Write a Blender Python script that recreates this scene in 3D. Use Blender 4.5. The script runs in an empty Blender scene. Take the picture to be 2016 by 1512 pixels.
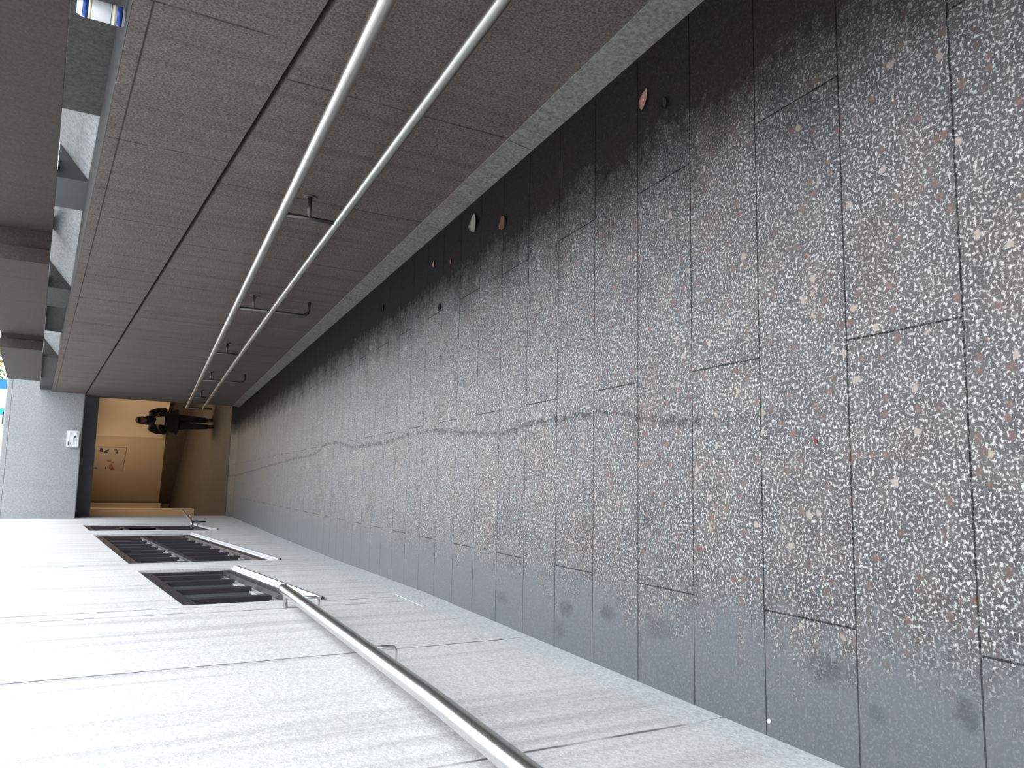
import bpy, bmesh, math, random
from mathutils import Vector, Matrix, noise as mnoise
random.seed(7)
scene = bpy.context.scene
COL = scene.collection
PI = math.pi

# ------------------------------------------------------------------ helpers
def tag(o, label=None, cat=None, group=None, kind=None):
    if label: o['label'] = label
    if cat: o['category'] = cat
    if group: o['group'] = group
    if kind: o['kind'] = kind
    return o

def empty(name, loc, label, cat, group=None):
    o = bpy.data.objects.new(name, None)
    o.empty_display_size = 0.1
    COL.objects.link(o)
    o.location = loc
    return tag(o, label, cat, group)

def wloc(o):
    v = Vector((0, 0, 0))
    while o is not None:
        v += Vector(o.location); o = o.parent
    return v

def obj(name, bm, mat, parent=None, smooth=False, bevel=0.0):
    """link a bmesh built in world coordinates as one mesh object"""
    bmesh.ops.recalc_face_normals(bm, faces=bm.faces[:])
    if parent is not None:
        off = wloc(parent)
        for v in bm.verts: v.co -= off
    me = bpy.data.meshes.new(name)
    bm.to_mesh(me); bm.free()
    if smooth:
        for p in me.polygons: p.use_smooth = True
    mats = mat if isinstance(mat, (list, tuple)) else [mat]
    for m in mats: me.materials.append(m)
    o = bpy.data.objects.new(name, me)
    COL.objects.link(o)
    if parent is not None: o.parent = parent
    if bevel:
        b = o.modifiers.new('bevel', 'BEVEL'); b.width = bevel; b.segments = 2
        b.limit_method = 'ANGLE'; b.angle_limit = math.radians(40)
    return o

def struct(name, bm, mat, smooth=False, bevel=0.0, label=None):
    o = obj(name, bm, mat, None, smooth, bevel)
    o['kind'] = 'structure'
    if label: o['label'] = label
    return o

def hexa(bm, pts, mi=0):
    """8 points: bottom 4 (ccw) then top 4"""
    v = [bm.verts.new(p) for p in pts]
    for f in ((3, 2, 1, 0), (4, 5, 6, 7), (0, 1, 5, 4), (1, 2, 6, 5), (2, 3, 7, 6), (3, 0, 4, 7)):
        fc = bm.faces.new([v[i] for i in f]); fc.material_index = mi
    return v

def box(bm, x0, x1, y0, y1, z0, z1, mi=0):
    hexa(bm, [(x0, y0, z0), (x1, y0, z0), (x1, y1, z0), (x0, y1, z0),
              (x0, y0, z1), (x1, y0, z1), (x1, y1, z1), (x0, y1, z1)], mi)

def ring(bm, c, u, v, r, n, ru=1.0, rv=1.0):
    return [bm.verts.new(c + (u * math.cos(2 * PI * i / n) * ru + v * math.sin(2 * PI * i / n) * rv) * r) for i in range(n)]

def tube(bm, pts, r, n=16, cap=True):
    """swept tube; r is a number or a list of radii"""
    pts = [Vector(p) for p in pts]
    rs = r if isinstance(r, (list, tuple)) else [r] * len(pts)
    T = []
    for i in range(len(pts)):
        a = pts[max(i - 1, 0)]; b = pts[min(i + 1, len(pts) - 1)]
        T.append((b - a).normalized())
    up = Vector((0, 0, 1)) if abs(T[0].z) < 0.9 else Vector((1, 0, 0))
    u = T[0].cross(up).normalized()
    prev = None; first = None
    for i, p in enumerate(pts):
        u = (u - T[i] * u.dot(T[i])).normalized()
        v = T[i].cross(u)
        s = 1.0
        if 0 < i < len(pts) - 1:
            c = (pts[i] - pts[i - 1]).normalized().dot((pts[i + 1] - pts[i]).normalized())
            s = 1.0 / max(0.75, math.cos(math.acos(max(-1, min(1, c))) / 2))
        rg = ring(bm, p, u, v, rs[i] * s, n)
        if prev:
            for k in range(n):
                bm.faces.new((prev[k], prev[(k + 1) % n], rg[(k + 1) % n], rg[k]))
        else: first = rg
        prev = rg
    if cap:
        bm.faces.new(first[::-1]); bm.faces.new(prev)

def bend(p0, p1, p2, r, k=6):
    """rounded corner at p1 between p0 and p2"""
    p0, p1, p2 = Vector(p0), Vector(p1), Vector(p2)
    a = p1 + (p0 - p1).normalized() * r; b = p1 + (p2 - p1).normalized() * r
    return [(a * (1 - t) ** 2 + p1 * 2 * t * (1 - t) + b * t * t) for t in [i / k for i in range(k + 1)]]

def cyl(bm, a, b, r, n=24):
    tube(bm, [a, b], r, n)

def ellipsoid(bm, c, rx, ry, rz, seg=20, rings=14):
    m = Matrix.Translation(Vector(c)) @ Matrix.Diagonal((rx, ry, rz, 1))
    bmesh.ops.create_uvsphere(bm, u_segments=seg, v_segments=rings, radius=1.0, matrix=m)

def loft(bm, secs, n=28):
    """secs: (cx, cy, z, rx, ry)"""
    prev = None; first = None
    for cx, cy, z, rx, ry in secs:
        rg = [bm.verts.new((cx + rx * math.cos(2 * PI * i / n), cy + ry * math.sin(2 * PI * i / n), z)) for i in range(n)]
        if prev:
            for k in range(n):
                bm.faces.new((prev[k], prev[(k + 1) % n], rg[(k + 1) % n], rg[k]))
        else: first = rg
        prev = rg
    bm.faces.new(first[::-1]); bm.faces.new(prev)

def bake(o):
    dg = bpy.context.evaluated_depsgraph_get()
    dg.update()
    me = bpy.data.meshes.new_from_object(o.evaluated_get(dg))
    o.modifiers.clear()
    o.data = me
    for p in me.polygons: p.use_smooth = True

def fuse(o, vox, smooth=4):
    m = o.modifiers.new('fuse', 'REMESH'); m.mode = 'VOXEL'; m.voxel_size = vox
    s = o.modifiers.new('soften', 'SMOOTH'); s.iterations = smooth; s.factor = 0.5
    bake(o)

# ------------------------------------------------------------------ materials
class NT:
    def __init__(self, name):
        self.m = bpy.data.materials.new(name); self.m.use_nodes = True
        self.t = self.m.node_tree; self.N = self.t.nodes; self.L = self.t.links
        self.b = self.N['Principled BSDF']
    def n(self, typ, **kw):
        nd = self.N.new(typ)
        for k, v in kw.items():
            if k.startswith('i_'):
                key = k[2:]
                key = int(key) if key.isdigit() else key.replace('_', ' ')
                self.put(nd.inputs[key], v)
            else: setattr(nd, k, v)
        return nd
    def put(self, sock, v):
        if isinstance(v, bpy.types.NodeSocket): self.L.new(v, sock)
        else: sock.default_value = v
    def math(self, op, a, b=0.0, c=0.0, clamp=False):
        nd = self.N.new('ShaderNodeMath'); nd.operation = op; nd.use_clamp = clamp
        self.put(nd.inputs[0], a); self.put(nd.inputs[1], b); self.put(nd.inputs[2], c)
        return nd.outputs[0]
    def mix(self, f, a, b, blend='MIX'):
        nd = self.N.new('ShaderNodeMix'); nd.data_type = 'RGBA'; nd.blend_type = blend
        self.put(nd.inputs[0], f)
        self.put(nd.inputs[6], a if isinstance(a, bpy.types.NodeSocket) else (*a, 1))
        self.put(nd.inputs[7], b if isinstance(b, bpy.types.NodeSocket) else (*b, 1))
        return nd.outputs[2]
    def ramp(self, f, lo, hi):
        nd = self.N.new('ShaderNodeMapRange'); nd.clamp = True
        self.put(nd.inputs[0], f); nd.inputs[1].default_value = lo; nd.inputs[2].default_value = hi
        return nd.outputs[0]
    def coord(self):
        return self.n('ShaderNodeTexCoord').outputs['Object']
    def sep(self, v):
        s = self.N.new('ShaderNodeSeparateXYZ'); self.L.new(v, s.inputs[0]); return s.outputs
    def comb(self, x, y, z=0.0):
        s = self.N.new('ShaderNodeCombineXYZ')
        for i, q in enumerate((x, y, z)): self.put(s.inputs[i], q)
        return s.outputs[0]
    def scale(self, v, xyz, loc=(0, 0, 0)):
        s = self.N.new('ShaderNodeMapping'); self.L.new(v, s.inputs[0])
        s.inputs['Scale'].default_value = xyz; s.inputs['Location'].default_value = loc
        return s.outputs[0]
    def noise(self, v, scale, detail=2.0, rough=0.5, dist=0.0):
        s = self.N.new('ShaderNodeTexNoise'); self.L.new(v, s.inputs['Vector'])
        s.inputs['Scale'].default_value = scale; s.inputs['Detail'].default_value = detail
        s.inputs['Roughness'].default_value = rough; s.inputs['Distortion'].default_value = dist
        return s.outputs[0]
    def voro(self, v, scale, feature='F1'):
        s = self.N.new('ShaderNodeTexVoronoi'); s.feature = feature; self.L.new(v, s.inputs['Vector'])
        s.inputs['Scale'].default_value = scale
        return s
    def bump(self, h, strength=0.3, dist=0.01):
        s = self.N.new('ShaderNodeBump'); self.put(s.inputs['Height'], h)
        s.inputs['Strength'].default_value = strength; s.inputs['Distance'].default_value = dist
        self.L.new(s.outputs[0], self.b.inputs['Normal'])
    def out(self, color=None, rough=None, metal=None, spec=None):
        if color is not None: self.put(self.b.inputs['Base Color'], color if isinstance(color, bpy.types.NodeSocket) else (*color, 1))
        if rough is not None: self.put(self.b.inputs['Roughness'], rough)
        if metal is not None: self.put(self.b.inputs['Metallic'], metal)
        if spec is not None: self.put(self.b.inputs['Specular IOR Level'], spec)
        return self.m

def plain(name, col, rough=0.6, metal=0.0, var=0.12, scale=20.0, spec=0.5, bumpy=0.0):
    t = NT(name); c = t.coord()
    n = t.noise(c, scale, 3)
    lo = tuple(x * (1 - var) for x in col); hi = tuple(min(1, x * (1 + var)) for x in col)
    if bumpy: t.bump(n, bumpy, 0.004)
    return t.out(t.mix(n, lo, hi), rough, metal, spec)

def line_mask(t, coord, at, half, wob=None):
    """1 where |coord - at| < half for any of the values in at"""
    acc = None
    for a in at:
        x = t.math('SUBTRACT', coord, a)
        if wob is not None: x = t.math('ADD', x, wob)
        x = t.math('ABSOLUTE', x)
        m = t.math('SUBTRACT', 1.0, t.math('DIVIDE', x, half), clamp=True)
        acc = m if acc is None else t.math('MAXIMUM', acc, m)
    return acc

# --- ramp paving: slabs of exposed pebble aggregate, dirt film along the edges, shade painted in on the right
def mat_paving():
    t = NT('pebble_paving'); c = t.coord(); x, y, z = t.sep(c)
    flat = t.comb(x, y, 0.0)
    n1 = t.noise(flat, 132, 3.5, 0.6, 0.5)
    fleck = t.ramp(n1, 0.515, 0.615)
    n0 = t.noise(flat, 9, 2)
    dark = t.mix(t.ramp(n0, .35, .65), (.048, .049, .054), (.080, .073, .071))
    light = t.mix(t.noise(flat, 120, 0), (.26, .27, .275), (.64, .65, .63))
    col = t.mix(fleck, dark, light)
    mac = t.noise(flat, 2.6, 4, .65)
    col = t.mix(t.ramp(mac, .48, .72), col, t.mix(1.0, col, (.80, .70, .66), 'MULTIPLY'))
    col = t.mix(t.ramp(mac, .50, .30), col, t.mix(1.0, col, (.78, .80, .84), 'MULTIPLY'))
    # larger reddish and cream pebbles
    warp = t.n('ShaderNodeVectorMath', operation='ADD')
    t.L.new(flat, warp.inputs[0])
    nz = t.n('ShaderNodeTexNoise'); t.L.new(flat, nz.inputs['Vector']); nz.inputs['Scale'].default_value = 45
    sc = t.n('ShaderNodeVectorMath', operation='SCALE'); t.L.new(nz.outputs[1], sc.inputs[0]); sc.inputs['Scale'].default_value = .018
    t.L.new(sc.outputs[0], warp.inputs[1])
    vo = t.voro(warp.outputs[0], 30)
    r, g, b = t.sep(vo.outputs['Color'])
    near = t.math('SUBTRACT', 1.0, t.ramp(vo.outputs['Distance'], .24, .36))
    red = t.math('MULTIPLY', near, t.math('GREATER_THAN', r, .76))
    crm = t.math('MULTIPLY', near, t.math('GREATER_THAN', g, .94))
    gry = t.math('MULTIPLY', near, t.math('GREATER_THAN', b, .84))
    col = t.mix(t.math('MULTIPLY', gry, .7), col, (.13, .135, .14))
    col = t.mix(t.math('MULTIPLY', red, .85), col, t.mix(g, (.080, .052, .045), (.145, .082, .068)))
    col = t.mix(t.math('MULTIPLY', crm, .8), col, (.34, .30, .265))
    # slab tint and joints
    br = t.n('ShaderNodeTexBrick'); t.L.new(t.scale(flat, (1, 1, 1), (.318, -2.225, 0)), br.inputs['Vector'])
    br.inputs['Color1'].default_value = (.86, .86, .88, 1); br.inputs['Color2'].default_value = (1.06, 1.04, 1.03, 1)
    br.inputs['Mortar'].default_value = (.5, .5, .5, 1)
    br.inputs['Scale'].default_value = 1.0; br.inputs['Mortar Size'].default_value = .0027
    br.inputs['Mortar Smooth'].default_value = .2; br.inputs['Bias'].default_value = 0
    br.inputs['Brick Width'].default_value = 1.386; br.inputs['Row Height'].default_value = .3145
    br.offset = .5; br.offset_frequency = 2
    col = t.mix(.55, col, t.mix(1.0, col, br.outputs['Color'], 'MULTIPLY'))
    # dirt film beside the clean walked strip; the right side also holds painted shade
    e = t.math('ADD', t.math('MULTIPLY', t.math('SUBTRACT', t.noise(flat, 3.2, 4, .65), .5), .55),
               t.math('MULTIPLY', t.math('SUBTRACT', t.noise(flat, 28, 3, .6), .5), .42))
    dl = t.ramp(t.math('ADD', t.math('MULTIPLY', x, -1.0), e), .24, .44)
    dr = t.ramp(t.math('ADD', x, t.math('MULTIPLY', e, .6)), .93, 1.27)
    nd = t.noise(flat, 40, 3)
    film_l = t.mix(nd, (.092, .105, .120), (.118, .130, .142))
    film_shade_r = t.mix(nd, (.0105, .0094, .0090), (.018, .016, .0152))  # dirt and the shade along the right wall, both in this near-black colour
    soft_shade = t.math('MULTIPLY', t.ramp(t.math('ADD', x, e), .55, 1.15), .45)  # light falling off to the right, put into the paving colour
    col = t.mix(soft_shade, col, film_shade_r)
    col = t.mix(t.math('MULTIPLY', dl, .90), col, film_l)
    col = t.mix(t.math('MULTIPLY', dr, .96), col, film_shade_r)
    # smudges
    sm = None
    for sx, sy, rx, ry, s in ((-.43, 1.37, .035, .075, .6), (-.45, 2.43, .03, .05, .6), (-.48, 2.75, .03, .05, .6), (-.57, 2.81, .03, .05, .4),
                              (-.50, 1.23, .02, .03, .4), (-.44, 1.0, .03, .03, .6), (-.105, 2.17, .02, .04, .5), (1.23, 2.47, .03, .05, .5),
                              (1.34, 2.05, .03, .04, .7), (-.35, 3.3, .03, .06, .4), (-.52, 3.4, .03, .07, .4), (-.30, 1.9, .04, .03, .3), (-.45, 2.1, .04, .07, .35)):
        dx = t.math('DIVIDE', t.math('SUBTRACT', x, sx), rx); dy = t.math('DIVIDE', t.math('SUBTRACT', y, sy), ry)
        d = t.math('ADD', t.math('MULTIPLY', dx, dx), t.math('MULTIPLY', dy, dy))
        d = t.math('ADD', d, t.math('MULTIPLY', t.math('SUBTRACT', t.noise(flat, 26, 3, .7), .5), 4.0))
        m = t.math('MULTIPLY', t.math('SUBTRACT', 1.0, t.ramp(d, .1, 1.5)), s * .75)
        sm = m if sm is None else t.math('MAXIMUM', sm, m)
    # the long dark line of wear wandering down the middle
    fc = t.n('ShaderNodeFloatCurve'); t.L.new(t.math('DIVIDE', y, 12.0), fc.inputs['Value'])
    cv = fc.mapping.curves[0]
    pts = [(0, .21), (1.7, .213), (2.0, .225), (2.21, .25), (2.42, .283), (2.84, .288), (3.14, .285), (3.37, .262), (3.93, .288), (4.77, .339),
           (5.5, .313), (6.27, .31), (6.83, .318), (7.32, .374), (7.88, .393), (8.56, .312), (9.94, .291), (12, .25)]
    cv.points[0].location = (0, pts[0][1]); cv.points[-1].location = (1, pts[-1][1])
    for py, px in pts[1:-1]: cv.points.new(py / 12.0, px)
    fc.mapping.update()
    dd = t.math('ABSOLUTE', t.math('ADD', t.math('SUBTRACT', x, fc.outputs[0]), t.math('MULTIPLY', t.math('SUBTRACT', t.noise(flat, 14, 3), .5), .05)))
    wl = t.math('MULTIPLY', t.math('SUBTRACT', 1.0, t.ramp(dd, .004, .022)), t.ramp(t.noise(flat, 22, 2), .36, .56))
    wl = t.math('MULTIPLY', wl, t.ramp(y, 1.3, 2.0))
    sm = t.math('MAXIMUM', sm, t.math('MULTIPLY', wl, .8))
    col = t.mix(sm, col, t.mix(1.0, col, (.30, .31, .33), 'MULTIPLY'))
    col = t.mix(t.math('MULTIPLY', br.outputs['Fac'], .70), col, t.mix(1.0, col, (.16, .165, .18), 'MULTIPLY'))
    dirt_shade = t.math('MAXIMUM', dl, dr)
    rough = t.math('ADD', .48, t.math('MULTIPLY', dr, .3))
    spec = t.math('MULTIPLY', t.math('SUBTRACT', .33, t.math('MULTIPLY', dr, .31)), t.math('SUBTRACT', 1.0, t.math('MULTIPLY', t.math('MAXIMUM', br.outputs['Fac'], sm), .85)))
    h = t.math('SUBTRACT', t.math('MULTIPLY', fleck, .25), t.math('MULTIPLY', br.outputs['Fac'], 1.5))
    t.bump(h, .25, .002)
    return t.out(col, rough, 0.0, spec)

def mat_wall(name, lo, hi, joints_y, zjoint, joint_col, streak=.35, grain=90, jw=.006, extra=None, zsplit=None):
    t = NT(name); c = t.coord(); x, y, z = t.sep(c)
    g = t.noise(c, grain, 3, .6)
    big = t.noise(c, 1.3, 4, .6)
    st = t.noise(t.scale(c, (5, 9, .35)), 1.0, 4, .65)
    f = t.math('ADD', t.math('MULTIPLY', t.ramp(g, .36, .64), .62), t.math('MULTIPLY', big, .38))
    col = t.mix(f, lo, hi)
    dk = tuple(v * .45 for v in lo)
    col = t.mix(t.math('MULTIPLY', t.ramp(st, .5, .78), streak), col, dk)
    wob = t.math('MULTIPLY', t.math('SUBTRACT', t.noise(c, 8, 3), .5), .014)
    brk = t.ramp(t.noise(c, 5, 2), .30, .52)
    if zsplit is None:
        j = line_mask(t, y, joints_y, jw, wob)
    else:
        up = t.math('GREATER_THAN', z, zsplit)
        j = t.math('MAXIMUM', t.math('MULTIPLY', line_mask(t, y, joints_y, jw, wob), t.math('SUBTRACT', 1.0, up)),
                   t.math('MULTIPLY', line_mask(t, y, extra, jw, wob), up))
    j = t.math('MULTIPLY', t.math('MULTIPLY', j, 2.0, clamp=True), brk)
    if zjoint is not None:
        j = t.math('MAXIMUM', j, t.math('MULTIPLY', line_mask(t, z, [zjoint], .005), 1.6, clamp=True))
    col = t.mix(t.math('MULTIPLY', j, .92), col, joint_col)
    t.bump(t.math('SUBTRACT', g, j), .45, .006)
    return t.out(col, .85, 0.0, .25)

M = {}
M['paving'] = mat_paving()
M['left'] = mat_wall('pale_roughcast', (.53, .54, .55), (.76, .77, .78), [1.78, 3.09, 4.33, 4.52, 6.93, 7.46, 8.6, 9.9, -.2, -1.5], None, (.13, .13, .13), .60, 70, .009)
M['right'] = mat_wall('grey_hammered_stone', (.046, .038, .034), (.200, .174, .158), [3.145 + 1.345 * k for k in range(-5, 11)], -.225, (.03, .026, .024), .42, 95, .007,
                      [2.85 + 1.32 * k for k in range(-5, 12)], -.742)
M['kerb'] = mat_wall('kerb_stone', (.10, .097, .092), (.27, .262, .25), [3.145 + 1.345 * k for k in range(-5, 11)], None, (.05, .05, .05), .35, 55, .004)
M['skirt'] = mat_wall('skirting_stone', (.47, .50, .53), (.70, .73, .76), [1.78, 3.09, 4.52, 6.2, 7.5], None, (.2, .2, .21), .25, 60, .004)
M['beam'] = mat_wall('dark_concrete', (.048, .041, .037), (.072, .063, .057), [0], None, (.05, .05, .05), .3, 60, .004)
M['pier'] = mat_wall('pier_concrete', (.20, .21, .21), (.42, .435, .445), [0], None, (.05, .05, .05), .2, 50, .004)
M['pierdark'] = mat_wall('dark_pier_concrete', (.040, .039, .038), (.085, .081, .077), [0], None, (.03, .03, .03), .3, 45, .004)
M['postmetal'] = plain('dark_post_metal', (.055, .056, .058), .6, var=.1)
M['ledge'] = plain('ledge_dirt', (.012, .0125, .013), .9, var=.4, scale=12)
M['fascia'] = mat_wall('bridge_concrete', (.25, .262, .275), (.38, .396, .415), [0], .47, (.08, .08, .09), .12, 40, .004)
M['lintel'] = plain('lintel_grey', (.13, .14, .155), .8, var=.15, scale=8)
M['steel'] = None
def mat_steel(name, col, rough):
    t = NT(name); c = t.coord()
    n = t.noise(t.scale(c, (60, 1.5, 60)), 3, 2)
    return t.out(t.mix(n, tuple(v * .93 for v in col), col), rough, 1.0)
M['steel'] = mat_steel('brushed_steel', (.70, .70, .70), .26)
M['dimsteel'] = mat_steel('shaded_steel', (.48, .47, .455), .36)  # steel darkened for the right rails: dim surroundings put into the colour
M['darksteel'] = mat_steel('shaded_bracket_steel', (.17, .165, .165), .42)  # stainless brackets with their dark reflection put into the colour
M['greysill'] = plain('grey_sill', (.36, .38, .40), .55, var=.15)  # plain grey for the two farther sills
M['alu'] = mat_steel('pale_metal_sill', (.90, .91, .92), .38)
M['innersill'] = plain('pale_inner_sill', (.55, .57, .57), .5, var=.1)
M['frame'] = plain('dark_window_metal', (.030, .028, .034), .45, var=.2)
M['rustframe'] = plain('brown_dark_metal', (.045, .034, .030), .5, var=.3)
def mat_glass():
    t = NT('tinted_glass'); c = t.coord()
    n = t.noise(c, 3, 2)
    t.b.inputs['Coat Weight'].default_value = .4
    t.b.inputs['Coat Roughness'].default_value = .03
    return t.out(t.mix(n, (.11, .135, .135), (.20, .235, .23)), .08, 0.0, .6)
M['glass'] = mat_glass()
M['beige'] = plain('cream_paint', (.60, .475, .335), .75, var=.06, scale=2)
M['beige_lit'] = plain('lit_cream_paint', (.72, .575, .41), .75, var=.05, scale=2)  # paler copy of the cream, lamp light put into the colour
M['dado'] = plain('brown_plinth_paint', (.075, .054, .038), .8, var=.25, scale=3)
M['tunnelfloor'] = plain('trodden_brown_floor', (.066, .050, .035), .7, var=.25, scale=2.5)
M['plaza'] = plain('plaza_slab', (.35, .35, .35), .9)

# ------------------------------------------------------------------ the place
S = .12                       # the ramp falls 12 percent
def fz(y): return -1.55 - S * y if y < 17.92 else -3.70
def xl(y):                    # line of the left wall
    P = [(-20, -.648), (4.6, -.648), (7.3, -.690), (11, -.722), (17.8, -.755), (40, -.80)]
    for (a, xa), (b, xb) in zip(P, P[1:]):
        if a <= y <= b: return xa + (xb - xa) * (y - a) / (b - a)
XR = 1.62
Y0, YF = -9.0, 17.6

# floor: sloped ramp, then level tunnel floor
bm = bmesh.new()
ys = [Y0 + (17.92 - Y0) * i / 30 for i in range(31)]
for a, b in zip(ys, ys[1:]):
    pass
xs0, xs1 = -.95, 2.0
hexa(bm, [(xs0, Y0, fz(Y0) - .3), (xs1, Y0, fz(Y0) - .3), (xs1, 17.92, -4.0), (xs0, 17.92, -4.0),
          (xs0, Y0, fz(Y0)), (xs1, Y0, fz(Y0)), (xs1, 17.92, -3.70), (xs0, 17.92, -3.70)])
box(bm, xs0, xs1, 17.92, 18.66, -4.0, -3.70)
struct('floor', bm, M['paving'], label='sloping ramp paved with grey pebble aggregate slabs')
bm = bmesh.new()
box(bm, -2.2, 4.0, 18.70, 30.0, -4.0, -3.70)
struct('floor_tunnel', bm, M['tunnelfloor'], label='brown level floor inside the underpass')
bm = bmesh.new(); box(bm, xs0, xs1, 18.66, 18.70, -4.0, -3.706)
struct('trim_1', bm, M['frame'], label='dark drain joint across the foot of the ramp')

# ---- left wall with three window openings
W = [  # y0, y1, z0, z1, number of bars, transoms
    dict(y0=4.62, y1=6.80, z0=-1.42, z1=-.728),
    dict(y0=7.48, y1=12.05, z0=-1.93, z1=-.735),
    dict(y0=13.02, y1=14.85, z0=-2.43, z1=-.742),
]
bm = bmesh.new()
TOP = 12.5
def lslab(y0, y1, z0a, z0b, z1a, z1b, th=.35, front=0.0):
    n = max(1, int((y1 - y0) / 1.2))
    for i in range(n):
        a = y0 + (y1 - y0) * i / n; b = y0 + (y1 - y0) * (i + 1) / n
        fa = (a - y0) / (y1 - y0); fb = (b - y0) / (y1 - y0)
        la, lb = z0a + (z0b - z0a) * fa, z0a + (z0b - z0a) * fb
        ha, hb = z1a + (z1b - z1a) * fa, z1a + (z1b - z1a) * fb
        hexa(bm, [(xl(a) - th, a, la), (xl(a) + front, a, la), (xl(b) + front, b, lb), (xl(b) - th, b, lb),
                  (xl(a) - th, a, ha), (xl(a) + front, a, ha), (xl(b) + front, b, hb), (xl(b) - th, b, hb)])
cur = Y0
for w in W:
    if w is W[0]:        # shallow sunk panel beside the nearest window
        lslab(cur, 4.10, fz(cur) - .1, fz(4.10) - .1, TOP, TOP)
        lslab(4.10, w['y0'], fz(4.10) - .1, fz(w['y0']) - .1, -.735, -.735, front=-.003)
        lslab(4.10, w['y0'], -.735, -.735, TOP, TOP)
    else:
        lslab(cur, w['y0'], fz(cur) - .1, fz(w['y0']) - .1, TOP, TOP)
    lslab(w['y0'], w['y1'], fz(w['y0']) - .1, fz(w['y1']) - .1, w['z0'], w['z0'])
    lslab(w['y0'], w['y1'], w['z1'], w['z1'], TOP, TOP)
    cur = w['y1']
lslab(cur, 18.9, fz(cur) - .1, -3.8, TOP, TOP)
bmesh.ops.remove_doubles(bm, verts=bm.verts[:], dist=.0005)
struct('wall_left', bm, M['left'], label='pale roughcast building wall on the left with three windows')

# skirting strip at the foot of the left wall
bm = bmesh.new()
def skt(y): return min(.27, .10 + .0185 * max(0, y))
ys = [Y0, 0, 1.5, 3, 4.6, 6, 7.3, 9, 11, 14, 17.9]
for a, b in zip(ys, ys[1:]):
    hexa(bm, [(xl(a) - .02, a, fz(a) - .05), (xl(a) + .005, a, fz(a) - .05), (xl(b) + .005, b, fz(b) - .05), (xl(b) - .02, b, fz(b) - .05),
              (xl(a) - .02, a, fz(a) + skt(a)), (xl(a) - .0006, a, fz(a) + skt(a)), (xl(b) - .0006, b, fz(b) + skt(b)), (xl(b) - .02, b, fz(b) + skt(b))])
bmesh.ops.remove_doubles(bm, verts=bm.verts[:], dist=.0005)
struct('baseboard_left', bm, M['skirt'], label='pale stone skirting strip along the left wall')

# ---- windows
def make_window(idx, w, bars, transoms, panes_mat):
    y0, y1, z0, z1 = w['y0'], w['y1'], w['z0'], w['z1']
    def X(y, d): return xl(y) - d
    def slab(bm, a, b, za, zb, d0, d1):          # d0 (front) .. d1 (back) behind the wall face
        hexa(bm, [(X(a, d1), a, za), (X(a, d0), a, za), (X(b, d0), b, za), (X(b, d1), b, za),
                  (X(a, d1), a, zb), (X(a, d0), a, zb), (X(b, d0), b, zb), (X(b, d1), b, zb)])
    bm = bmesh.new()
    slab(bm, y0, y1, z1 - .10, z1, .022, .12)
    slab(bm, y0, y1, z0, z0 + .075, .018, .12)
    slab(bm, y0, y0 + .05, z0, z1, .022, .12); slab(bm, y1 - .05, y1, z0, z1, .022, .12)
    root = obj('window_%d' % idx, bm, M['frame'] if idx != 2 else M['rustframe'])
    root['kind'] = 'structure'
    bm = bmesh.new()
    slab(bm, y0 + .03, y1 - .03, z0 + .03, z1 - .06, .062, .07)
    obj('pane', bm, panes_mat, root)
    for tz in transoms:
        bm = bmesh.new(); slab(bm, y0 + .05, y1 - .05, tz - .03, tz + .03, .03, .066)
        obj('transom', bm, M['frame'], root)
    rows = [z0 + .075] + [q for tz in transoms for q in (tz - .03, tz + .03)] + [z1 - .10]
    for r in range(0, len(rows), 2):
        bm = bmesh.new(); slab(bm, y0 + .05, y1 - .05, rows[r], rows[r] + .05, .056, .064)
        obj('light_ledge', bm, M['innersill'], root)
        for by in bars:
            bm = bmesh.new(); slab(bm, by - .045, by + .045, rows[r] + .035, rows[r + 1], .030, .064)
            obj('mullion', bm, M['frame'], root)
    # sloped metal sill
    bm = bmesh.new()
    a, b = y0 - .05, y1 + .01
    hexa(bm, [(X(a, .05), a, z0 - .018), (X(a, -.016), a, z0 - .036), (X(b, -.016), b, z0 - .036), (X(b, .05), b, z0 - .018),
              (X(a, .05), a, z0 + .004), (X(a, -.016), a, z0 - .020), (X(b, -.016), b, z0 - .020), (X(b, .05), b, z0 + .004)])
    obj('window_sill', bm, M['alu'] if idx == 1 else M['greysill'], root)
    bm = bmesh.new()
    hexa(bm, [(X(a, .05), a, z0 - .05), (X(a, -.012), a, z0 - .05), (X(b, -.012), b, z0 - .05), (X(b, .05), b, z0 - .05),
              (X(a, .05), a, z0 - .019), (X(a, -.012), a, z0 - .037), (X(b, -.012), b, z0 - .037), (X(b, .05), b, z0 - .019)])
    obj('sill_flashing', bm, M['frame'], root)
    return root
w1 = make_window(1, W[0], [5.13, 5.66, 6.18, 6.58], [], M['glass'])
w2 = make_window(2, W[1], [7.92, 8.42, 8.92, 9.42, 9.93, 10.44, 10.97, 11.5], [-1.325], M['glass'])
w3 = make_window(3, W[2], [13.5, 14.2], [-1.30, -1.78], M['glass'])
w1['label'] = 'nearest dark framed window low in the pale left wall'
w2['label'] = 'long middle window with dark bars in the left wall'
w3['label'] = 'farthest dark window in the left wall next to the underpass'

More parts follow.
